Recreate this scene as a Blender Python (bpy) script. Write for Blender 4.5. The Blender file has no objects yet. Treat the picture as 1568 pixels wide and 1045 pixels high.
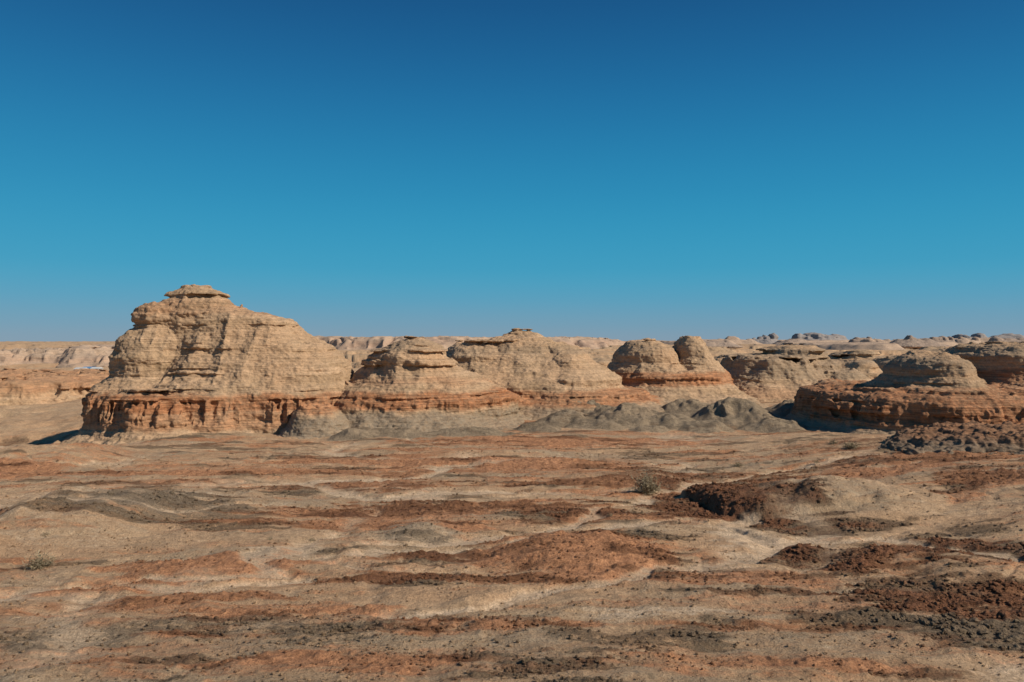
import bpy, math, random
import numpy as np
from mathutils import Vector
random.seed(4); RNG=np.random.default_rng(11)
CAMZ=14.0; F=1220.0; HY=524.0
# ------------------------------------------------------------ noise
T2=RNG.uniform(-1,1,(256,256)).astype(np.float32)
T3=RNG.uniform(-1,1,(64,64,64)).astype(np.float32)
def vn2(x,y,s=0):
    x=np.asarray(x,dtype=np.float32)+s*17.37; y=np.asarray(y,dtype=np.float32)+s*9.71
    xi=np.floor(x); yi=np.floor(y); fx=x-xi; fy=y-yi
    xi=xi.astype(np.int32); yi=yi.astype(np.int32)
    fx=fx*fx*fx*(fx*(fx*6-15)+10); fy=fy*fy*fy*(fy*(fy*6-15)+10)
    a=T2[xi&255,yi&255]; b=T2[(xi+1)&255,yi&255]; c=T2[xi&255,(yi+1)&255]; d=T2[(xi+1)&255,(yi+1)&255]
    return (a*(1-fx)+b*fx)*(1-fy)+(c*(1-fx)+d*fx)*fy
def fbm2(x,y,o=4,s=0):
    r=0;a=1.0;t=0
    for i in range(o):
        r=r+a*vn2(x*2.03**i*0.98+y*0.2*i,y*2.03**i-x*0.2*i,s+i*3); t+=a; a*=.5
    return r/t*1.5
def vn3(x,y,z,s=0):
    x=x.astype(np.float32)+s*7.3; y=y.astype(np.float32)+s*3.1; z=z.astype(np.float32)+s*5.7
    xi=np.floor(x).astype(np.int32); yi=np.floor(y).astype(np.int32); zi=np.floor(z).astype(np.int32)
    fx=x-xi; fy=y-yi; fz=z-zi
    fx=fx*fx*(3-2*fx); fy=fy*fy*(3-2*fy); fz=fz*fz*(3-2*fz)
    g=lambda a,b,c:T3[(xi+a)&63,(yi+b)&63,(zi+c)&63]
    return (((g(0,0,0)*(1-fx)+g(1,0,0)*fx)*(1-fy)+(g(0,1,0)*(1-fx)+g(1,1,0)*fx)*fy)*(1-fz)+
            ((g(0,0,1)*(1-fx)+g(1,0,1)*fx)*(1-fy)+(g(0,1,1)*(1-fx)+g(1,1,1)*fx)*fy)*fz)
def ss(a,b,x):
    t=np.clip((x-a)/(b-a),0,1); return t*t*(3-2*t)
# ------------------------------------------------------------ ground
def gpos(px,py,zg=0.0):
    d=(CAMZ-zg)*F/(py-HY); return ((px-784)*d/F, d)
KN=[]
def knoll(px,d,wpx,ry,h,grey=0.0,red=0.0,pw=1.0,skew=1.0): KN.append(((px-784)*d/F,d,wpx*d/F/2,ry,h,grey,red,pw,skew))
for px,d,w,ry,h in [(870,134,110,7,1.9),(955,136,120,8,2.5),(1030,133,110,7,1.9),(1130,138,150,9,3.0),(1180,128,120,6,1.5),(900,146,150,8,2.6),(1060,150,140,8,2.6),(1210,150,120,9,2.4),(620,118,150,5,1.0),(540,117,110,5,1.0),(720,120,120,5,1.0),(1085,127,80,5,1.2),(990,126,90,4,1.0),(910,128,80,4,1.1),(830,127,90,4,.9)]:
    knoll(px,d,w,ry,h,1.0)
knoll(1235,66,420,9,1.0,-1,0,.8,.75)
knoll(1105,66,560,5.5,1.1,0,0,.5,.12)
knoll(880,50,380,6.5,.7,0,0.5)
knoll(640,57,180,3.5,.45,0.5,0)
knoll(1330,47,330,5,.7,0,0.2)
knoll(1500,44,260,5,.8,0,0.2)
knoll(330,46,330,5,.45,0,.3)
knoll(120,62,420,13,1.8,.15,0)
knoll(60,96,300,10,1.9,0,.2)
knoll(960,80,300,6,.7,0,.3)
knoll(800,92,400,5,.6,0,.3)
PA=[(850,672,230,8,.9,0,0),(800,706,170,9,.9,0,0),(560,740,130,8,.6,.1,0),(690,774,280,9,.9,.25,0),(640,798,95,6,1,.1,0),
(960,785,110,12,.9,.1,0),(1085,775,75,18,.7,.6,0),(1150,775,85,30,.6,.9,0),(1310,755,120,16,-1,-1,.1),(1320,730,180,8,.6,.0,.0),(330,875,150,22,.85,0,0),(110,905,130,14,.85,0,0),
(230,935,180,7,.9,.1,0),(700,860,170,8,.8,.2,0),(890,862,170,26,.9,.0,0),(720,905,180,8,.6,.3,0),(1290,872,140,22,.6,.8,0),
(1490,860,110,24,.4,.8,0),(1400,930,170,26,.3,.7,0),(1520,990,150,40,0,.8,0),(1330,980,160,30,.1,.45,0),(1480,715,120,14,1,.1,0),(1530,755,80,10,.9,.2,0),(40,712,80,8,.8,0,0),
(1250,808,120,7,.2,.7,0),(950,1010,220,22,0,.25,.0),(640,820,85,9,-.3,.1,.4),(150,770,230,32,-.5,.0,.25),(300,780,120,22,-.4,.3,.2),(430,850,60,12,-.5,-.3,.6),
(1000,965,130,10,-.4,-.2,.5),(1120,830,50,22,-.5,-.5,.7),(300,1000,330,30,-.4,.2,.2),(1060,725,140,8,.3,.25,0),(480,690,180,8,0,.1,.2),
(1350,690,200,7,.3,.2,.1),(300,712,160,10,.4,-.2,0),(1250,950,90,14,.2,0,.3),(1080,890,110,14,.2,-.2,.3),
(600,700,200,7,.6,0,0),(1000,750,140,6,.7,.1,0),(420,800,160,7,.5,.1,0),(560,905,140,6,.6,.1,0),(1200,920,130,7,.4,.3,0),(500,720,260,5,.6,.1,0),(900,735,200,5,.6,.2,0)]
PW=[]
for px,py,hw,hh,r,dk,pl in PA:
    x,d=gpos(px,py,.6); d1=gpos(px,py-hh,.6)[1]; d2=gpos(px,py+hh,.6)[1]
    PW.append((x,d,hw*d/F,max(.8,(d1-d2)/2),r,dk,pl))
# dry washes (world-space centre lines)
WASH=[[gpos(a,b,.4) for a,b in L] for L in ([(230,905),(400,895),(415,860),(520,856),(690,848),(860,828),(980,806),(1060,800)],
 [(950,915),(1060,885),(1140,868),(1185,845),(1120,822),(1090,806),(1130,800)],[(480,735),(620,728),(700,712),(830,702)],
 [(430,905),(300,925),(150,915),(0,925)],[(600,840),(760,822),(900,800),(980,765),(1040,735),(1180,722),(1350,712)],[(1560,880),(1420,845),(1340,830),(1240,828),(1180,845)],
 [(1060,885),(900,930),(760,960),(560,975)],[(300,745),(480,735),(560,762),(760,752),(950,748)])]
def chan(x,y):
    wx=x+8*vn2(x/18,y/14,3)+2.5*vn2(x/5,y/4,4)+.6*vn2(x/1.5,y/1.5,12); wy=y+6*vn2(x/18,y/14,5)+2*vn2(x/5,y/4,6)
    a=np.abs(vn2(wx/34,wy/11,8)); b=np.abs(vn2(wx/15,wy/5,9))
    c=1-ss(.0,.13,a)
    ux=x+1.6*vn2(x/5,y/4,14)+.5*vn2(x/1.4,y/1.4,16); uy=y+1.3*vn2(x/5,y/4,15)+.4*vn2(x/1.4,y/1.4,17)
    D=np.full(x.shape,99,np.float32)
    for L in WASH:
        for (x0,y0),(x1,y1) in zip(L[:-1],L[1:]):
            l2=(x1-x0)**2+(y1-y0)**2; t=np.clip(((ux-x0)*(x1-x0)+(uy-y0)*(y1-y0))/l2,0,1)
            D=np.minimum(D,np.hypot(ux-x0-t*(x1-x0),uy-y0-t*(y1-y0)))
    w=.2+.4*np.abs(vn2(x/6,y/6,18))
    return np.maximum(c*.7,1-ss(w,w+.8,D)), (1-ss(0,.16,b))
def ground(x,y,cols=False):
    x=np.asarray(x,dtype=np.float32); y=np.asarray(y,dtype=np.float32)
    r=np.sqrt(x*x+y*y)
    near=1-ss(160,230,r)
    z=4*np.exp(-(r/40)**2)+8.2*np.exp(-(r/9)**2)
    z=z+2.2*ss(22,52,x)*ss(20,60,r)*(1-ss(100,140,r))
    z=z+1.6*ss(60,120,x)*(1-ss(150,200,r))
    left=ss(-.36,-.55,x/np.maximum(r,1))
    z=z-6.0*left*ss(104,150,r)
    z=z-5.5*ss(190,330,r)*(1-left)
    und=fbm2(x/22,y/16,4,20)*.36+fbm2(x/5,y/3.2,3,25)*.08+.10*(1-2*np.abs(fbm2(x/4.2,y/3.2,3,27)))+fbm2(x/1.2,y/.9,2,28)*.06
    c1,c2=chan(x,y)
    nr=ss(12,24,r)
    z=z+nr*near*(und-.22*c1-.10*c2)
    rd=1-2*np.abs(fbm2(x/16,y/12,4,29)); z=z+ss(105,150,r)*(1-ss(500,900,r))*(.25+.9*left)*rd
    grey=np.zeros_like(z); red=np.zeros_like(z); dark=np.zeros_like(z); pale=np.zeros_like(z)
    wx=x+1.6*vn2(x/6,y/6,31)+.5*vn2(x/1.7,y/1.7,32); wy=y+1.6*vn2(x/6,y/6,33)+.5*vn2(x/1.7,y/1.7,34)
    kg=np.zeros_like(z)
    for (kx,ky,rx,ry,h,g,rd_,pw,sk) in KN:
        dx=wx-kx; dx=np.where(dx<0,dx/sk,dx)
        q=(dx/rx)**2+((wy-ky)/ry)**2
        dm=np.clip(1-q,0,1)
        k=dm**pw if pw!=1.0 else dm*dm*(1.6-.6*dm)
        nz_=(.2*fbm2(x/3,y/3,3,40) if g<.9 else .26*(1-2*np.abs(fbm2(x/3,y/3,3,42))))
        z=z+h*k*(1+nz_) 
        m=ss(0,.35,dm)
        if g>=.9: kg=np.maximum(kg,ss(0,.25,dm))
        grey=np.maximum(grey,g*m); red=np.maximum(red,rd_*m*.6)
    far=ss(230,330,r)
    m=fbm2(x/130,y/60,5,50)+.15*fbm2(x/18,y/18,3,51)
    md=.5+.5*vn2(x/300,y/300,53)
    rr=np.clip(r/1000,0,2)
    hgt=(3.4+4.5*md)+rr*3.6
    mz=hgt*(.38*ss(.08,.12,m)+.34*ss(.2,.23,m)+.28*ss(.32,.35,m))
    mask=far*(1-left*(1-ss(650,900,r)))*(1-ss(5000,9000,r))
    z=z+mask*mz+far*fbm2(x/40,y/40,3,55)*.7
    z=z+ss(1500,6000,r)*6
    if not cols:
        return z
    n1=fbm2(x/11,y/2.6,4,70); n3=fbm2(x/5,y/1.3,3,72); n2=fbm2(x/7,y/2.2,4,75)
    mound=ss(0,.2,1-((wx-26)/9.5)**2-((wy-65)/7.5)**2)
    red=red+(ss(.1,.5,n1)*.45+ss(.18,.5,n3)*.28)*near*(1-mound); dark=dark+ss(.25,.6,n2)*.35*near*(1-mound)
    for (px,py,rx,ry,a,b,c) in PW:
        q=np.sqrt(((wx-px)/rx)**2+((wy-py)/ry)**2)
        k=1-ss(.5,1.3,q+.35*vn2(x/1.5,y/.6,60)+.15*n3)
        red=red+a*k; dark=dark+b*k; pale=pale+c*k
    red=red*(1-.75*c1)*(1-.4*c2); dark=dark*(1-.95*c1)*(1-.6*c2); pale=pale+.6*c1*near+.12*c2*near
    red=red+far*(.3*ss(.05,.1,m)*(1-ss(.17,.22,m)))
    grey=grey+.25*far*ss(.05,-.25,vn2(x/60,y/40,77))*(1-left)
    grey=grey+.35*near*ss(.12,.5,fbm2(x/14,y/7,3,79))
    red=red*(1-.85*kg); pale=pale*(1-.9*kg); dark=dark*(1-.6*kg)+.1*kg
    cl=lambda v:np.clip(v,0,1)
    return z,cl(red),cl(dark),cl(pale),cl(grey)
def G1(x,y): return float(ground(np.array([x]),np.array([y]))[0])
# ------------------------------------------------------------ mesh helper
def mesh_np(name,V,Fq,attrs=None,mat=None,smooth=True):
    V=np.asarray(V,dtype=np.float32); Fq=np.asarray(Fq,dtype=np.int32); k=Fq.shape[1]
    me=bpy.data.meshes.new(name); me.vertices.add(len(V)); me.vertices.foreach_set("co",V.ravel())
    me.loops.add(Fq.size); me.loops.foreach_set("vertex_index",Fq.ravel())
    me.polygons.add(len(Fq)); me.polygons.foreach_set("loop_start",np.arange(0,Fq.size,k,dtype=np.int32))
    try: me.polygons.foreach_set("loop_total",np.full(len(Fq),k,dtype=np.int32))
    except Exception: pass
    me.polygons.foreach_set("use_smooth",np.full(len(Fq),smooth,dtype=bool))
    me.update(calc_edges=True)
    if attrs:
        for kx,v in attrs.items():
            a=me.attributes.new(kx,'FLOAT','POINT'); a.data.foreach_set("value",np.asarray(v,dtype=np.float32))
    if mat: me.materials.append(mat)
    ob=bpy.data.objects.new(name,me); bpy.context.scene.collection.objects.link(ob); return ob
# ------------------------------------------------------------ materials
def newmat(name):
    m=bpy.data.materials.new(name); m.use_nodes=True; nt=m.node_tree; nt.nodes.clear()
    o=nt.nodes.new('ShaderNodeOutputMaterial'); b=nt.nodes.new('ShaderNodeBsdfPrincipled')
    b.inputs['Roughness'].default_value=.95; b.inputs['Specular IOR Level'].default_value=.12
    nt.links.new(b.outputs[0],o.inputs[0]); return m,nt,b
class NB:
    def __init__(s,nt): s.nt=nt
    def n(s,t,**k):
        x=s.nt.nodes.new(t)
        for a,v in k.items(): setattr(x,a,v)
        return x
    def set(s,inp,v):
        if isinstance(v,bpy.types.NodeSocket): s.nt.links.new(v,inp)
        else: inp.default_value=v
    def attr(s,nm): x=s.n('ShaderNodeAttribute',attribute_name=nm); return x.outputs['Fac']
    def pos(s): return s.n('ShaderNodeNewGeometry').outputs['Position']
    def scale(s,v,sc):
        x=s.n('ShaderNodeVectorMath',operation='MULTIPLY'); s.set(x.inputs[0],v); x.inputs[1].default_value=sc; return x.outputs[0]
    def noise(s,v,sc,det=6,rough=.6,dist=0):
        x=s.n('ShaderNodeTexNoise'); s.set(x.inputs['Vector'],v); x.inputs['Scale'].default_value=sc; x.inputs['Detail'].default_value=det
        x.inputs['Roughness'].default_value=rough; x.inputs['Distortion'].default_value=dist; return x.outputs['Fac']
    def rng(s,v,a,b,c=0.,d=1.):
        x=s.n('ShaderNodeMapRange'); s.set(x.inputs[0],v); x.inputs[1].default_value=a; x.inputs[2].default_value=b; x.inputs[3].default_value=c; x.inputs[4].default_value=d; return x.outputs[0]
    def m(s,op,a,b=0.,cl=False):
        x=s.n('ShaderNodeMath',operation=op,use_clamp=cl); s.set(x.inputs[0],a); s.set(x.inputs[1],b); return x.outputs[0]
    def mix(s,f,a,b,bt='MIX'):
        x=s.n('ShaderNodeMix',data_type='RGBA',blend_type=bt); s.set(x.inputs[0],f)
        s.set(x.inputs[6],a if isinstance(a,bpy.types.NodeSocket) else (*a,1)); s.set(x.inputs[7],b if isinstance(b,bpy.types.NodeSocket) else (*b,1)); return x.outputs[2]
    def bump(s,h,st,dist,prev=None):
        x=s.n('ShaderNodeBump'); x.inputs['Strength'].default_value=st; x.inputs['Distance'].default_value=dist; s.set(x.inputs['Height'],h)
        if prev: s.set(x.inputs['Normal'],prev)
        return x.outputs[0]
def rock_material(name,haze=0.0,bs=1.0,hz=(.36,.36,.36)):
    m,nt,b=newmat(name); N=NB(nt); P=N.pos()
    P1=N.scale(P,(.05*bs,.05*bs,1.1*bs)); band=N.noise(P1,1.0,5,.65,.3)
    P2=N.scale(P,(.22*bs,.22*bs,5*bs)); bandf=N.noise(P2,1.0,5,.6,.2)
    fine=N.noise(P,1.6*bs,8,.7); grit=N.noise(P,7*bs,4,.7); big=N.noise(P,.12*bs,3,.5)
    c=N.mix(N.rng(band,.38,.62),(.36,.238,.138),(.485,.325,.198))
    c=N.mix(N.rng(big,.4,.65,0,.8),c,(.46,.29,.168))
    rf=N.m('MULTIPLY',N.attr('red'),N.rng(N.m('ADD',fine,N.m('MULTIPLY',N.m('ADD',band,big),.5)),.62,1.1,.15,1.0),True)
    c=N.mix(rf,c,N.mix(N.rng(bandf,.4,.6),(.28,.12,.055),(.43,.195,.092)))
    gf=N.m('MULTIPLY',N.attr('grey'),N.rng(fine,.35,.6,.4,1.0),True)
    c=N.mix(gf,c,(.255,.197,.135))
    c=N.mix(N.attr('dark'),c,(.10,.070,.05))
    v=N.m('ADD',N.rng(fine,.3,.7,.74,1.2),N.rng(bandf,.35,.65,-.17,.13)); v=N.m('MULTIPLY',v,N.rng(grit,.3,.7,.82,1.22))
    cc=N.n('ShaderNodeCombineColor'); [N.set(cc.inputs[i],v) for i in range(3)]
    c=N.mix(1.0,c,cc.outputs[0],'MULTIPLY')
    if haze: c=N.mix(haze,c,hz)  # distance haze painted into the base colour
    N.set(b.inputs['Base Color'],c)
    n=N.bump(bandf,.6,.45/bs); n=N.bump(fine,.65,.35/bs,n); n=N.bump(grit,.5,.1/bs,n)
    N.set(b.inputs['Normal'],n); return m
def ground_material():
    m,nt,b=newmat('desert_soil'); N=NB(nt); P=N.pos()
    fine=N.noise(P,2.2,9,.72); grit=N.noise(P,9,6,.75); med=N.noise(P,.55,6,.65,.4)
    st=N.noise(N.scale(P,(.3,1.2,.6)),1.0,9,.74,.9); clod=N.noise(P,4.5,3,.6); wide=N.noise(N.scale(P,(.05,.16,.1)),1,4,.6,.5)
    c=N.mix(N.rng(med,.35,.65),(.485,.33,.20),(.395,.26,.15))
    c=N.mix(N.rng(wide,.4,.64,0,.75),c,(.455,.275,.152))
    def fac(a,lo=.1,hi=.62,k=.75):
        s=N.m('ADD',N.attr(a),N.m('MULTIPLY',N.m('SUBTRACT',st,.5),k*2.3)); s=N.m('ADD',s,N.m('MULTIPLY',N.m('SUBTRACT',fine,.5),1.4)); 
        return N.m('MULTIPLY',N.rng(s,lo,hi),N.rng(N.attr(a),0,.12))
    c=N.mix(N.m('MULTIPLY',fac('grey'),.8),c,(.265,.208,.14))
    c=N.mix(N.m('MULTIPLY',fac('pale'),.75),c,(.55,.405,.27))
    c=N.mix(N.m('MULTIPLY',fac('red'),.8),c,N.mix(N.rng(fine,.35,.65),(.275,.11,.052),(.45,.205,.095)))
    df=fac('dark',.1,.6)
    c=N.mix(N.m('MULTIPLY',df,.75),c,N.mix(N.rng(N.attr('red'),.1,.6),(.155,.115,.075),(.17,.075,.04)))
    v=N.m('MULTIPLY',N.rng(fine,.3,.7,.72,1.28),N.rng(grit,.3,.7,.66,1.38))
    v=N.m('MULTIPLY',v,N.rng(st,.3,.7,.82,1.18))
    cc=N.n('ShaderNodeCombineColor'); [N.set(cc.inputs[i],v) for i in range(3)]
    c=N.mix(1.0,c,cc.outputs[0],'MULTIPLY')
    N.set(b.inputs['Base Color'],c)
    h=N.m('MULTIPLY',clod,N.m('ADD',N.m('MULTIPLY',df,1.5),.4))
    n=N.bump(h,.7,.3); n=N.bump(fine,.65,.3,n); n=N.bump(grit,.7,.1,n)
    N.set(b.inputs['Normal'],n); return m
MR=rock_material('layered_sandstone'); MG=ground_material()
MF=rock_material('haze_tinted_sandstone',.35,.35,(.43,.35,.30)); MFF=rock_material('haze_tinted_rock',.6,.12,(.20,.235,.27))  # far rock materials, air haze tinted into their colour
MFD=rock_material('haze_tinted_dark_rock',.5,.2,(.25,.22,.21))
# ------------------------------------------------------------ ground sheet
dense=np.linspace(-math.radians(41),math.radians(41),1050); rest=np.linspace(math.radians(41),math.radians(319),62)[1:-1]
ph=np.concatenate([dense,rest]); 
rs=[.4]
while rs[-1]<20: rs.append(rs[-1]*1.06+.05)
while rs[-1]<200: rs.append(rs[-1]*1.0030)
while rs[-1]<1500: rs.append(rs[-1]*1.0055)
while rs[-1]<26000: rs.append(rs[-1]*1.03)
rs=np.array(rs); R,PH=np.meshgrid(rs,ph,indexing='ij')
X=(R*np.sin(PH)).astype(np.float32).ravel(); Y=(R*np.cos(PH)).astype(np.float32).ravel()
Z,red,dark,pale,grey=ground(X,Y,True)
RR=np.sqrt(X*X+Y*Y)
rub=np.clip(dark+.6*red+.3*grey,0,1)*(1-ss(110,170,RR))*(1-.8*pale)
Z=Z+(.04+.18*rub)*np.maximum(0,vn2(X/.42,Y/.42,90)*.7+vn2(X/.2,Y/.2,91)*.4)*ss(15,22,RR)*(1-ss(110,160,RR))
nr,na=len(rs),len(ph)
i=np.arange(nr-1)[:,None]; j=np.arange(na)[None,:]; j2=(j+1)%na
Q=np.stack([i*na+j+0*i,i*na+j2,(i+1)*na+j2,(i+1)*na+j],-1).reshape(-1,4)[:, ::-1]
V=np.stack([X,Y,Z],-1)
mesh_np('ground',V,Q,dict(red=red,dark=dark,pale=pale,grey=grey),MG)
# ------------------------------------------------------------ surface nets
def nets(Fv,org,h):
    S=Fv>0
    c=np.zeros(tuple(n-1 for n in Fv.shape),np.uint8)
    offs=[(a,b,d) for a in(0,1) for b in(0,1) for d in(0,1)]
    nx,ny,nz=c.shape
    for a,b,d in offs: c+=S[a:a+nx,b:b+ny,d:d+nz]
    I,J,K=np.nonzero((c>0)&(c<8))
    idx=np.full(c.shape,-1,np.int32); idx[I,J,K]=np.arange(len(I))
    acc=np.zeros((len(I),3),np.float32); cnt=np.zeros(len(I),np.float32)
    for a in offs:
        for ax in range(3):
            if a[ax]==0:
                b=list(a); b[ax]=1
                f0=Fv[I+a[0],J+a[1],K+a[2]]; f1=Fv[I+b[0],J+b[1],K+b[2]]
                mk=(f0>0)!=(f1>0); t=np.where(mk,f0/np.where(mk,f0-f1,1),0)
                p=np.array(a,np.float32)[None,:].repeat(len(I),0); p[:,ax]+=t
                acc+=p*mk[:,None]; cnt+=mk
    V=(np.stack([I,J,K],-1)+acc/cnt[:,None])*h+np.array(org)
    Qs=[]
    for ax in range(3):
        o1,o2=[(1,2),(2,0),(0,1)][ax]
        sl0=[slice(None)]*3; sl1=[slice(None)]*3; sl0[ax]=slice(0,-1); sl1[ax]=slice(1,None)
        s0=S[tuple(sl0)]; s1=S[tuple(sl1)]
        E=np.array(np.nonzero(s0!=s1)).T
        lim=np.array(c.shape)
        ok=(E[:,o1]>0)&(E[:,o2]>0)&(E[:,o1]<lim[o1])&(E[:,o2]<lim[o2])
        E=E[ok]; inside0=S[E[:,0],E[:,1],E[:,2]]
        def cell(d1,d2):
            C=E.copy(); C[:,o1]-=d1; C[:,o2]-=d2; return idx[C[:,0],C[:,1],C[:,2]]
        q=np.stack([cell(1,1),cell(0,1),cell(0,0),cell(1,0)],-1)
        q[~inside0]=q[~inside0][:,::-1]; Qs.append(q)
    return V,np.concatenate(Qs)
def beds(seed,zmax=80,tmin=.25,tmax=1.1):
    r=np.random.default_rng(seed); z=np.arange(-20,zmax,.05); o=np.zeros_like(z); p=-20
    while p<zmax:
        t=r.uniform(tmin,tmax); u=r.uniform(-1,1); o[(z>=p)&(z<p+t)]=.35*u+1.1*u**5; p+=t
    return z,o
def lv(ds,rows):
    return np.array([(CAMZ-(py-HY)*ds/F,(xl-784)*ds/F,(xr-784)*ds/F,yf,yb) for py,xl,xr,yf,yb in sorted(rows,key=lambda r:-r[0])])
def butte(name,comps,h,seed=1,strata=.45,warp=1.0,gully=.55,flute=None,sc=1.0,red=None,grey=None,dark=0.0,mat=None,n=2.5,disp=1.0,tmm=(.2,1.2),tnk=1.0):
    allc=np.concatenate(comps); pad=3*sc*warp+1
    lo=[allc[:,1].min()-pad,allc[:,3].min()-pad,allc[:,0].min()-h*2]; hi=[allc[:,2].max()+pad,allc[:,4].max()+pad,allc[:,0].max()+1.5*sc]
    xs=np.arange(lo[0],hi[0],h); ys=np.arange(lo[1],hi[1],h); zs=np.arange(lo[2],hi[2],h)
    Xg,Yg=np.meshgrid(xs,ys,indexing='ij'); Xg=Xg.astype(np.float32); Yg=Yg.astype(np.float32)
    rid=lambda a,b,s:1-2*np.abs(vn2(a,b,s))
    wx=Xg+warp*sc*(1.1*vn2(Xg/(8*sc),Yg/(8*sc),seed)+.4*vn2(Xg/(3*sc),Yg/(3*sc),seed+1))
    wy=Yg+warp*sc*(1.3*vn2(Xg/(8*sc),Yg/(8*sc),seed+2)+.5*vn2(Xg/(3*sc),Yg/(3*sc),seed+3))
    gl=gully*sc*(rid(Xg/(4.2*sc),Yg/(4.2*sc),seed+4)*.6+rid(Xg/(1.7*sc),Yg/(1.7*sc),seed+5)*.28+vn2(Xg/(.7*sc),Yg/(.7*sc),seed+12)*.12-.3)
    fl=-np.abs(vn2(Xg/(1.6*sc),Yg/(1.6*sc),seed+6))+.3-.4*np.abs(vn2(Xg/(.7*sc),Yg/(.7*sc),seed+8))
    zw=.35*sc*vn2(Xg/(9*sc),Yg/(9*sc),seed+7); sm=.12+1.25*ss(-.3,.5,vn2(Xg/(5*sc),Yg/(5*sc),seed+9))
    tn=tnk*sc*(.4*vn2(Xg/(4*sc),Yg/(4*sc),seed+10)+.2*vn2(Xg/(1.5*sc),Yg/(1.5*sc),seed+11))
    bz,bo=beds(seed,tmin=tmm[0]*sc,tmax=tmm[1]*sc,zmax=120)
    Fv=np.full((len(xs),len(ys),len(zs)),-5,np.float32)
    for k,z in enumerate(zs):
        best=np.full(Xg.shape,-5*sc,np.float32)
        for L in comps:
            if z>L[-1,0]+.6*sc: continue
            xl,xr,yf,yb=[np.interp(z,L[:,0],L[:,q]) for q in (1,2,3,4)]
            cx,rx,cy,ry=(xl+xr)/2,(xr-xl)/2,(yf+yb)/2,(yb-yf)/2
            dx=np.abs(wx-cx); dy=np.abs(wy-cy)
            r=((dx/rx)**n+(dy/ry)**n)**(1/n)+1e-4; p=np.sqrt(dx*dx+dy*dy)+1e-3
            f=p/r-p; f=np.minimum(f,L[-1,0]-z+tn); best=np.maximum(best,f)
        s=np.interp(z+zw,bz,bo)*strata*sc*sm
        f=best+s+gl*ss(allc[:,0].max()+.3*sc,allc[:,0].max()-3*sc,z)
        if flute: 
            w=ss(flute[0]-.4,flute[0]+.4,z)*(1-ss(flute[1]-.3,flute[1]+.3,z)); f=f+w*flute[2]*sc*fl
        Fv[:,:,k]=f
    Fv[:,:,0]=-1; Fv[0]=-1;Fv[-1]=-1;Fv[:,0]=-1;Fv[:,-1]=-1;Fv[:,:,-1]=-1
    V,Q=nets(Fv,(xs[0],ys[0],zs[0]),h); del Fv
    ob=mesh_np(name,V,Q,None,mat or MR); me=ob.data
    nn=np.zeros(len(V)*3,np.float32); me.vertex_normals.foreach_get("vector",nn); nn=nn.reshape(-1,3)
    x,y,z=V[:,0]/sc,V[:,1]/sc,V[:,2]/sc
    d=.2*vn3(x/1.5,y/1.5,z/.8,1)+.13*vn3(x/.6,y/.6,z/.35,2)+.08*vn3(x/.3,y/.3,z/.2,3)
    V=V+nn*(d*sc*disp)[:,None]
    me.vertices.foreach_set("co",V.astype(np.float32).ravel())
    jit=.5*vn3(x/4,y/4,z/2,4)+.35*vn3(x/1,y/1,z/1,5)
    def bandm(bs):
        o=np.zeros(len(V))
        for a,b,s in bs or []:
            q=V[:,2]+jit*sc*.8; o=np.maximum(o,s*ss(a-.5*sc,a+.3*sc,q)*(1-ss(b-.4*sc,b+.4*sc,q)))
        return o
    for nm,v in (('red',bandm(red)),('grey',bandm(grey)),('dark',np.full(len(V),dark))):
        a=me.attributes.new(nm,'FLOAT','POINT'); a.data.foreach_set("value",v.astype(np.float32))
    me.update(); print(name,len(V)); return ob
# main butte: fluted bench, set-back left tower with ledges, long sloping right shoulder, small summit cap
A=[lv(130,[(690,60,540,111,162),(672,95,500,114.5,160),(662,112,480,117,158),(652,119,465,118.6,156),(628,120,452,119.4,154),(612,121,446,119.8,153),(604,128,450,120.6,153),(599,150,455,122.5,152)]),
   lv(131,[(625,190,560,121.5,152),(604,200,540,122.6,152),(585,215,528,124.5,151),(560,228,519,126.5,149),(548,234,506,127.5,148),(535,238,492,128.4,147.5),(520,243,462,129.5,146.5),(512,246,448,130,146),(500,250,439,130.6,145),(490,252,430,131.2,144),(484,252,402,131.6,143.5),(476,254,366,132.2,142.5),(470,256,346,132.6,141.5)]),
   lv(133,[(612,136,300,123,152),(598,148,300,124.5,150),(590,155,300,126,149),(578,160,300,128.4,148),(560,163,300,128.6,148),(548,161,300,128.2,148),(540,168,300,129,147),(520,176,300,130,146),(505,188,300,131,145),(498,200,300,131.8,144.5),(492,194,300,131,145),(484,195,300,131.2,145),(474,199,300,131.5,144),(467,212,320,132.4,142)]),
   lv(134,[(482,226,360,131.3,143.5),(466,237,346,132.3,142),(457,247,336,133,141.5),(451,250,328,133.2,141),(446,257,316,134,140),(441,267,303,135,139)])
   ,lv(122,[(690,150,370,110,130),(672,172,340,113.5,130),(657,188,312,116,130),(630,192,300,117,130),(616,200,290,118,130)])]
butte('sandstone_butte',A,.135,seed=3,strata=.62,warp=.7,gully=.6,flute=(1.4,4.8,1.6),n=2.3,red=[(3.2,5.8,1.0),(.6,3.2,.6),(18.5,21,.3)])
B=[lv(130,[(690,400,880,113,168),(668,425,840,117,165),(650,440,800,121,163),(632,452,768,124,160),(612,466,748,125.5,158),(600,478,735,127,156),(592,500,722,128.5,155)]),
   lv(134,[(612,480,790,125,158),(600,500,768,127,156),(580,532,735,129.5,152),(570,548,712,130.5,150),(560,562,692,131.2,149),(548,562,680,131,148.5),(540,572,677,132,148),(532,586,672,133,146),(525,603,660,134.5,144),(521,620,645,136,142)]),
   lv(122,[(685,405,560,112,135),(662,425,545,116,133),(645,438,532,117.5,132),(632,446,515,118.5,131),(624,460,500,119.5,130)])]
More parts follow.
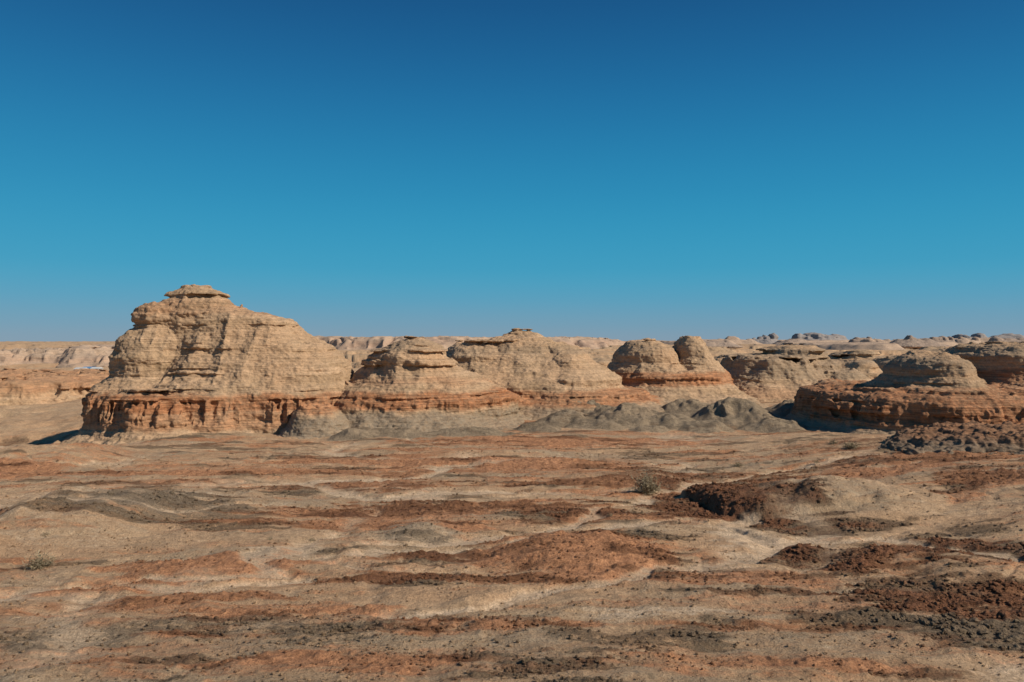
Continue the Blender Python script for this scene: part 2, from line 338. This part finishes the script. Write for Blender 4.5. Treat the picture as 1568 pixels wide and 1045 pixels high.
butte('sandstone_butte',B,.145,seed=23,strata=.6,warp=.7,gully=.5,flute=(3.0,5.0,.6),n=2.2,red=[(3.2,5.7,1.0),(7,7.8,.35)],grey=[(-3,2.6,1.0),(12.4,14.5,.5)])
C=[lv(155,[(645,680,1090,134,194),(622,725,1040,142,188),(609,765,1003,145,186),(603,772,995,146,184),(598,775,960,148,182),(585,790,930,152,180)]),
   lv(160,[(615,650,970,145,182),(600,660,955,148,180),(580,672,932,152,178),(562,682,915,156,176)]),
   lv(160,[(580,664,820,151,178),(556,672,795,155.5,172),(546,677,785,155.6,171),(534,686,776,157.5,170),(527,700,768,159,168)]),
   lv(162,[(590,690,925,148,180),(565,715,900,152,178),(545,730,882,155,174),(530,745,862,157.5,172),(520,762,842,160,170),(514,776,826,162,168),(509,788,812,163,167)]),
   lv(162,[(580,790,950,150,180),(562,815,920,154,176),(551,825,903,154.5,174),(543,828,898,156,172),(533,822,880,158,170),(527,822,866,160,168)])]
butte('sandstone_butte',C,.18,seed=43,strata=.65,warp=.6,gully=.5,flute=(2.5,4.2,.7),n=2.2,red=[(2.4,4.7,.95)],grey=[(11.5,13.0,.4),(-2,2.0,.8)])
D=[lv(180,[(640,860,1230,152,208),(615,900,1160,160,202),(600,920,1135,165,200),(589,932,1122,168,199),(576,936,1113,168.6,198),(570,948,1100,171,196)]),
   lv(182,[(580,925,1070,170,196),(566,935,1055,172,194),(556,943,1043,173.8,192),(545,946,1038,174,191),(534,953,1032,175.5,190),(527,960,1015,177,188),(523,968,1000,178,187)]),
   lv(186,[(580,1005,1118,173,200),(560,1022,1098,176,196),(548,1031,1086,177.5,195),(538,1032,1080,178,194),(527,1034,1077,179,193),(520,1042,1066,181,191)])]
butte('sandstone_butte',D,.2,seed=63,strata=.7,warp=.7,gully=.5,flute=(4.6,6.8,.8),n=2.2,red=[(4.6,7.2,.95)],grey=[(12.2,13,.3),(-3,1.5,.5)])
E=[lv(195,[(630,1040,1390,170,232),(605,1085,1320,180,224),(592,1102,1292,185,221),(580,1112,1276,188,218),(566,1122,1266,189,217),(553,1124,1262,189.8,216),(547,1130,1256,192,214)]),
   lv(205,[(560,1160,1285,194,223),(547,1176,1266,199,220),(536,1186,1256,200.5,218),(531,1198,1244,203,214)]),
   lv(200,[(600,1225,1360,185,225),(580,1245,1330,192,222),(566,1255,1310,196,218)])]
butte('sandstone_butte',E,.22,seed=95,strata=1.0,warp=.8,gully=.6,n=2.4,red=[(1,3,.3)],grey=[(5,12,.65)],tmm=(.4,1.1),tnk=.4)
Gc=[lv(122,[(690,1200,1720,96,160),(668,1236,1710,103,158),(652,1264,1700,107.5,156),(630,1272,1690,109,155),(614,1276,1680,110,154),(605,1284,1670,111.5,153),(601,1310,1650,113,152)]),
    lv(125,[(612,1310,1560,111,142),(600,1335,1530,113.5,140),(588,1358,1505,116,138),(576,1373,1490,117.4,136),(566,1372,1487,117.6,135),(556,1380,1482,118.5,134),(548,1390,1466,120.5,133),(543,1405,1450,122,131)])]
butte('sandstone_butte',Gc,.15,seed=103,strata=.65,warp=.7,gully=.5,flute=(2.0,4.8,1.2),n=2.2,red=[(1.5,7.0,1.0)],grey=[(9.5,11.3,.6),(-3,1.6,.6)],dark=.1)
H=[lv(145,[(640,1430,1800,122,175),(605,1462,1770,130,172),(590,1476,1750,133,170),(575,1486,1740,134.5,168),(560,1490,1735,135,167),(546,1487,1730,135.5,166),(534,1503,1700,137.5,164),(528,1528,1660,140,162)])]
butte('sandstone_butte',H,.18,seed=123,strata=.8,warp=.8,gully=.5,n=2.2,red=[(4,9,.9)],grey=[(10.5,13,.5)],dark=.08)
RB=[lv(88,[(715,1350,1750,78,104),(702,1368,1740,80,102),(688,1388,1730,81.5,100),(674,1415,1720,84,98),(664,1455,1700,86,96)])]
butte('rubble_mound',RB,.13,seed=143,strata=.3,warp=1.1,gully=1.0,grey=[(-5,3.2,.9)],red=[(2.6,20,.9)],dark=.45,disp=2.2)
LM=[lv(255,[(655,-270,190,222,330),(632,-250,150,236,325),(622,-245,140,240,322),(600,-240,132,243,320),(588,-235,120,246,318),(580,-230,70,250,314)])]
butte('low_mesa',LM,.45,seed=163,strata=.6,warp=1.4,gully=.9,sc=2.2,red=[(-2,4,.6)],flute=(-4,2,1.3))
LM2=[lv(330,[(615,60,330,300,380),(600,75,320,312,375),(590,85,310,315,372),(584,100,300,322,368)])]
butte('low_mesa',LM2,.6,seed=173,strata=.5,warp=1.2,gully=.8,sc=2.2,red=[(-5,2,.3)])
for ds,top,base,xl,xr,sd in [(290,556,590,1300,1356,301),(330,549,580,1340,1400,303),(420,541,562,1285,1345,305),(380,545,570,1090,1150,307),(300,553,590,905,945,309),(520,537,556,1400,1500,311),(480,536,556,1040,1130,313)]:
    q=ds/F; w=xr-xl
    L=[lv(ds,[(base+6,xl-w*.5,xr+w*.5,ds-w*q*.9,ds+w*q),(base-(base-top)*.35,xl-w*.1,xr+w*.15,ds-w*q*.6,ds+w*q*.8),(top+(base-top)*.3,xl,xr,ds-w*q*.5,ds+w*q*.7),(top,xl+w*.2,xr-w*.2,ds-w*q*.35,ds+w*q*.5)])]
    butte('low_mesa',L,.55,seed=sd,strata=.7,warp=1.2,gully=.7,sc=ds/180,red=[(-4,1,.5)],grey=[(6,14,.5)])
LC=[lv(640,[(584,-500,420,575,800),(566,-490,400,600,790),(556,-480,390,608,780),(545,-470,380,612,780),(541,-460,370,620,770)]),
    lv(650,[(566,50,230,600,760),(545,75,215,612,740),(535,90,200,618,730),(531,120,160,626,700)])]
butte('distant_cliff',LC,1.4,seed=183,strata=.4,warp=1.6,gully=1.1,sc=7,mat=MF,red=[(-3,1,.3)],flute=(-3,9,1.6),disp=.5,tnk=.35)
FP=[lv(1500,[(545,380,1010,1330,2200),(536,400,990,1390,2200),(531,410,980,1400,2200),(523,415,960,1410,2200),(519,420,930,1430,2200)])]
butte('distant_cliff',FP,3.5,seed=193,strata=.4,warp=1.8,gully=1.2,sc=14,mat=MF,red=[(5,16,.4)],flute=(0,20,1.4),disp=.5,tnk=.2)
for ds,tp,xl,xr,sd,hh in [(1500,525,1020,1140,203,4),(2100,523,1120,1330,205,5),(1700,526,1350,1480,207,4.5),(2400,521,1400,1760,209,6),(1100,529,1280,1420,206,3)]:
    q=ds/F
    L=[lv(ds,[(tp+16,xl-25,xr+25,ds-70*q,ds+400),(tp+9,xl-8,xr+8,ds-40*q,ds+380),(tp+5,xl,xr,ds-34*q,ds+370),(tp,xl+12,xr-12,ds-28*q,ds+350)])]
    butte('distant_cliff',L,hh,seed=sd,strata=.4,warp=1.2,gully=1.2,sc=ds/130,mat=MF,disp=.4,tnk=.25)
def dh(ds,top,xl,xr,seed,mat,sc,h,base=533):
    w=xr-xl; D=w*ds/F; rn=random.Random(seed); Ls=[]
    Ls.append(lv(ds,[(base,xl-w*.35,xr+w*.35,ds-D*.6,ds+D*.6),(top+(base-top)*.6,xl-w*.05,xr+w*.05,ds-D*.4,ds+D*.4),(top+(base-top)*.38,xl+w*.1,xr-w*.1,ds-D*.3,ds+D*.3)]))
    for i in range(4):
        c=xl+w*(.15+.23*i+rn.uniform(-.06,.06)); t=top+(0 if i==seed%4 else rn.uniform(1,(base-top)*.35)); ww=w*rn.uniform(.12,.2)
        Ls.append(lv(ds,[(base,c-ww*1.6,c+ww*1.6,ds-D*.3,ds+D*.3),(t+3,c-ww*.9,c+ww*1.0,ds-D*.2,ds+D*.2),(t+1,c-ww*.6,c+ww*.5,ds-D*.14,ds+D*.14),(t,c-ww*.4,c+ww*.25,ds-D*.08,ds+D*.08)]))
    butte('distant_hill',Ls,h,seed=seed,strata=.4,warp=1.0,gully=.8,sc=sc,mat=mat,disp=.8,tnk=.5)
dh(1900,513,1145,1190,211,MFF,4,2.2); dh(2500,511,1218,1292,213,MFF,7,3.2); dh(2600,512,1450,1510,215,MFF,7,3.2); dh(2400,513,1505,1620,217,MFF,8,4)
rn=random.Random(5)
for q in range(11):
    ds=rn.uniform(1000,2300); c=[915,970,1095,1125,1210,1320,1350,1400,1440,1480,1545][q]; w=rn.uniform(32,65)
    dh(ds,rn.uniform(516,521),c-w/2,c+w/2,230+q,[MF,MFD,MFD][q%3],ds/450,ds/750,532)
# ------------------------------------------------------------ loose rubble
N=190000
rr=np.exp(RNG.uniform(math.log(22),math.log(105),N)); aa=RNG.uniform(-.62,.62,N)
sx=rr*np.sin(aa); sy=rr*np.cos(aa)
gz,r_,d_,p_,g_=ground(sx,sy,True)
cl=.5+.5*vn2(sx/2.5,sy/1.8,95)
pr=(.10+.8*d_+.22*r_+.15*g_)*(1-.85*p_)*cl
k=RNG.uniform(0,1,N)<pr; sx,sy,gz,r_,d_,p_,g_,rr=[v[k] for v in (sx,sy,gz,r_,d_,p_,g_,rr)]
ph_=(1+5**.5)/2
ico=np.array([(-1,ph_,0),(1,ph_,0),(-1,-ph_,0),(1,-ph_,0),(0,-1,ph_),(0,1,ph_),(0,-1,-ph_),(0,1,-ph_),(ph_,0,-1),(ph_,0,1),(-ph_,0,-1),(-ph_,0,1)])/1.9
icf=np.array([(0,11,5),(0,5,1),(0,1,7),(0,7,10),(0,10,11),(1,5,9),(5,11,4),(11,10,2),(10,7,6),(7,1,8),(3,9,4),(3,4,2),(3,2,6),(3,6,8),(3,8,9),(4,9,5),(2,4,11),(6,2,10),(8,6,7),(9,8,1)])
M=len(sx); size=(.017+.045*RNG.uniform(0,1,M)**3.2)*(1+rr/70)*(.75+1.1*d_)
sv=size[:,None]*RNG.uniform(.6,1.4,(M,3))*np.array([1.15,1.15,.75])
pts=ico[None]*sv[:,None,:]*(1+.3*RNG.uniform(-1,1,(M,12,1)))
an=RNG.uniform(0,6.28,M); ca,sa=np.cos(an)[:,None],np.sin(an)[:,None]
px_=pts[:,:,0]*ca-pts[:,:,1]*sa+sx[:,None]; py_=pts[:,:,0]*sa+pts[:,:,1]*ca+sy[:,None]; pz_=pts[:,:,2]+(gz+.035+size*.25)[:,None]
VV=np.stack([px_,py_,pz_],-1).reshape(-1,3); FF=(icf[None]+12*np.arange(M)[:,None,None]).reshape(-1,3)
rp=lambda v:np.repeat(v,12)
mesh_np('gravel',VV,FF,dict(red=rp(r_),dark=rp(np.clip(d_+.12,0,1)),pale=rp(p_*.3),grey=rp(g_)),MG,False)
print('stones',M)
# ------------------------------------------------------------ shrubs
ms,nt,b=newmat('dry_shrub'); Nn=NB(nt); cN=Nn.noise(Nn.pos(),3,3)
Nn.set(b.inputs['Base Color'],Nn.mix(Nn.rng(cN,.35,.65),(.20,.165,.10),(.38,.30,.19)))
def shrub(px,py,w,h,n,seed,zg=None):
    r=random.Random(seed); x,y=gpos(px,py,0.3)
    for _ in range(6): z=G1(x,y); x,y=gpos(px,py,z)
    V=[];Fs=[]
    for i in range(n):
        a=r.uniform(0,6.283); el=r.uniform(.15,1.45); L=r.uniform(.45,1.0)
        cl=r.choice([(0,0,1),(.3,.1,.8),(-.3,-.1,.75),(.1,-.2,.9)])
        p=Vector((x+cl[0]*w*.5+r.gauss(0,.06)*w,y+cl[1]*w*.5+r.gauss(0,.06)*w,z-.02)); L*=cl[2]
        d=Vector((math.cos(a)*math.cos(el)*w*.5,math.sin(a)*math.cos(el)*w*.5,math.sin(el)*h))*L/3
        wd=.014*w/1.5
        for s in range(3):
            q=p+d+Vector((r.gauss(0,.03),r.gauss(0,.03),r.gauss(0,.03)))*w
            sd=Vector((-math.sin(a),math.cos(a),r.uniform(-.6,.6)))*wd*(1-.28*s)
            b0=len(V); V+=[p-sd,p+sd,q+sd*.6,q-sd*.6]; Fs.append((b0,b0+1,b0+2,b0+3))
            e=q+Vector((r.gauss(0,1),r.gauss(0,1),r.uniform(0,1.2)))*.08*w; u=Vector((r.gauss(0,1),r.gauss(0,1),r.gauss(0,1)))*.010*w
            b0=len(V); V+=[q,q+u,e,e-u]; Fs.append((b0,b0+1,b0+2,b0+3))
            p=q; d=d+Vector((0,0,-.03*h*r.random()))
    mesh_np('desert_shrub',np.array([tuple(v) for v in V]),np.array(Fs),None,ms,False)
shrub(990,757,2.9,2.3,300,1); shrub(62,870,2.0,1.1,140,2); shrub(71,824,.9,.6,80,3); shrub(413,828,.6,.35,50,4); shrub(476,830,.7,.4,50,5)
shrub(1303,688,2.6,1.0,130,6); shrub(1130,716,1.6,.8,90,7); shrub(1275,682,1.8,.8,90,8); shrub(232,830,.4,.3,40,9); shrub(520,823,.4,.25,40,10); shrub(1250,710,1.2,.5,60,11); shrub(935,792,.6,.4,45,12)
# ------------------------------------------------------------ small settlement by the distant cliff
def plain(name,c,r=.6):
    m,nt,b=newmat(name); Nn=NB(nt); f=Nn.noise(Nn.pos(),1.5,4); Nn.set(b.inputs['Base Color'],Nn.mix(Nn.rng(f,.3,.7),tuple(v*.85 for v in c),c)); b.inputs['Roughness'].default_value=r; return m
MW=plain('white_wall',(.55,.55,.53)); MB=plain('blue_metal_roof',(.12,.25,.42)); MD=plain('dark_glass',(.04,.05,.06),.2)
def box(par,name,c,s,mat):
    x,y,z=c; a,bb,d=[v/2 for v in s]
    V=[(x+i*a,y+j*bb,z+k*d) for i in(-1,1) for j in(-1,1) for k in(-1,1)]
    ob=mesh_np(name,V,[(0,1,3,2),(4,6,7,5),(0,4,5,1),(2,3,7,6),(0,2,6,4),(1,5,7,3)],None,mat,False); ob.parent=par; return ob
def shed(px,d,w,dp,h,roof):
    x=(px-784)*d/F; z=G1(x,d)
    e=bpy.data.objects.new('white_building',None); bpy.context.scene.collection.objects.link(e); e.location=(x,d,z-.3)
    box(e,'walls',(0,0,h/2),(w,dp,h),MW)
    V=[(-w/2-.4,-dp/2-.4,h+.01),(w/2+.4,-dp/2-.4,h+.01),(w/2+.4,dp/2+.4,h+.01),(-w/2-.4,dp/2+.4,h+.01),(-w/2-.4,0,h+1.0),(w/2+.4,0,h+1.0)]
    me=bpy.data.meshes.new('roof'); me.from_pydata(V,[],[(0,1,5,4),(2,3,4,5),(0,4,3),(1,2,5),(3,2,1,0)]); me.materials.append(roof)
    o=bpy.data.objects.new('roof',me); bpy.context.scene.collection.objects.link(o); o.parent=e
    k=max(2,int(w/3)); 
    for i in range(k):
        xx=-w/2+(i+.5)*w/k
        if i==k//2: box(e,'door',(xx,-dp/2-.03,1.1),(1.1,.1,2.2),MD)
        else: box(e,'window',(xx,-dp/2-.03,h*.55),(1.2,.1,1.1),MD)
shed(124,520,6,6,2.4,MW); shed(137,530,7,7,2.8,MB); shed(148,524,5,6,2.4,MW)
# ------------------------------------------------------------ sun + sky + camera
az=math.radians(114); el=math.radians(37)
s=Vector((math.sin(az)*math.cos(el),math.cos(az)*math.cos(el),math.sin(el)))
L=bpy.data.lights.new('sun','SUN'); L.energy=5.0; L.angle=math.radians(.5); L.color=(1,.92,.80)
lo=bpy.data.objects.new('sun',L); lo.rotation_euler=s.to_track_quat('Z','Y').to_euler(); lo.location=(0,0,60); bpy.context.scene.collection.objects.link(lo)
w=bpy.data.worlds.new('World'); bpy.context.scene.world=w; w.use_nodes=True; nt=w.node_tree; nt.nodes.clear(); N_=NB(nt)
out=N_.n('ShaderNodeOutputWorld'); bg=N_.n('ShaderNodeBackground'); bg.inputs[1].default_value=.1; nt.links.new(bg.outputs[0],out.inputs[0])
sk=N_.n('ShaderNodeTexSky',sky_type='NISHITA'); sk.sun_disc=False; sk.sun_elevation=el; sk.sun_rotation=az; sk.altitude=800; sk.dust_density=.6
tc=N_.n('ShaderNodeTexCoord'); sep=N_.n('ShaderNodeSeparateXYZ'); nt.links.new(tc.outputs['Generated'],sep.inputs[0])
cr=N_.n('ShaderNodeValToRGB'); nt.links.new(sep.outputs['Z'],cr.inputs[0])
st=[(0,(.215,.32,.42)),(.018,(.165,.32,.445)),(.05,(.085,.33,.50)),(.09,(.032,.335,.53)),(.18,(.015,.26,.48)),(.29,(.008,.150,.355)),(.39,(.005,.088,.245)),(1,(.003,.04,.15))]
cr.color_ramp.interpolation='B_SPLINE'
e=cr.color_ramp.elements
while len(e)<len(st): e.new(.5)
for q,(p,c) in zip(e,st): q.position=p; q.color=(*c,1)
vm=N_.n('ShaderNodeVectorMath',operation='SCALE'); nt.links.new(cr.outputs[0],vm.inputs[0]); vm.inputs['Scale'].default_value=10
mx=N_.mix(.95,sk.outputs[0],vm.outputs[0]); nt.links.new(mx,bg.inputs[0])
cam=bpy.data.cameras.new('camera'); co=bpy.data.objects.new('camera',cam); bpy.context.scene.collection.objects.link(co)
co.location=(0,0,CAMZ); co.rotation_euler=(math.radians(90),0,0); cam.sensor_width=36; cam.lens=28.0; cam.clip_end=40000; cam.clip_start=.1
bpy.context.scene.camera=co
sc=bpy.context.scene; sc.view_settings.view_transform='Standard'; sc.view_settings.look='None'; sc.view_settings.exposure=0
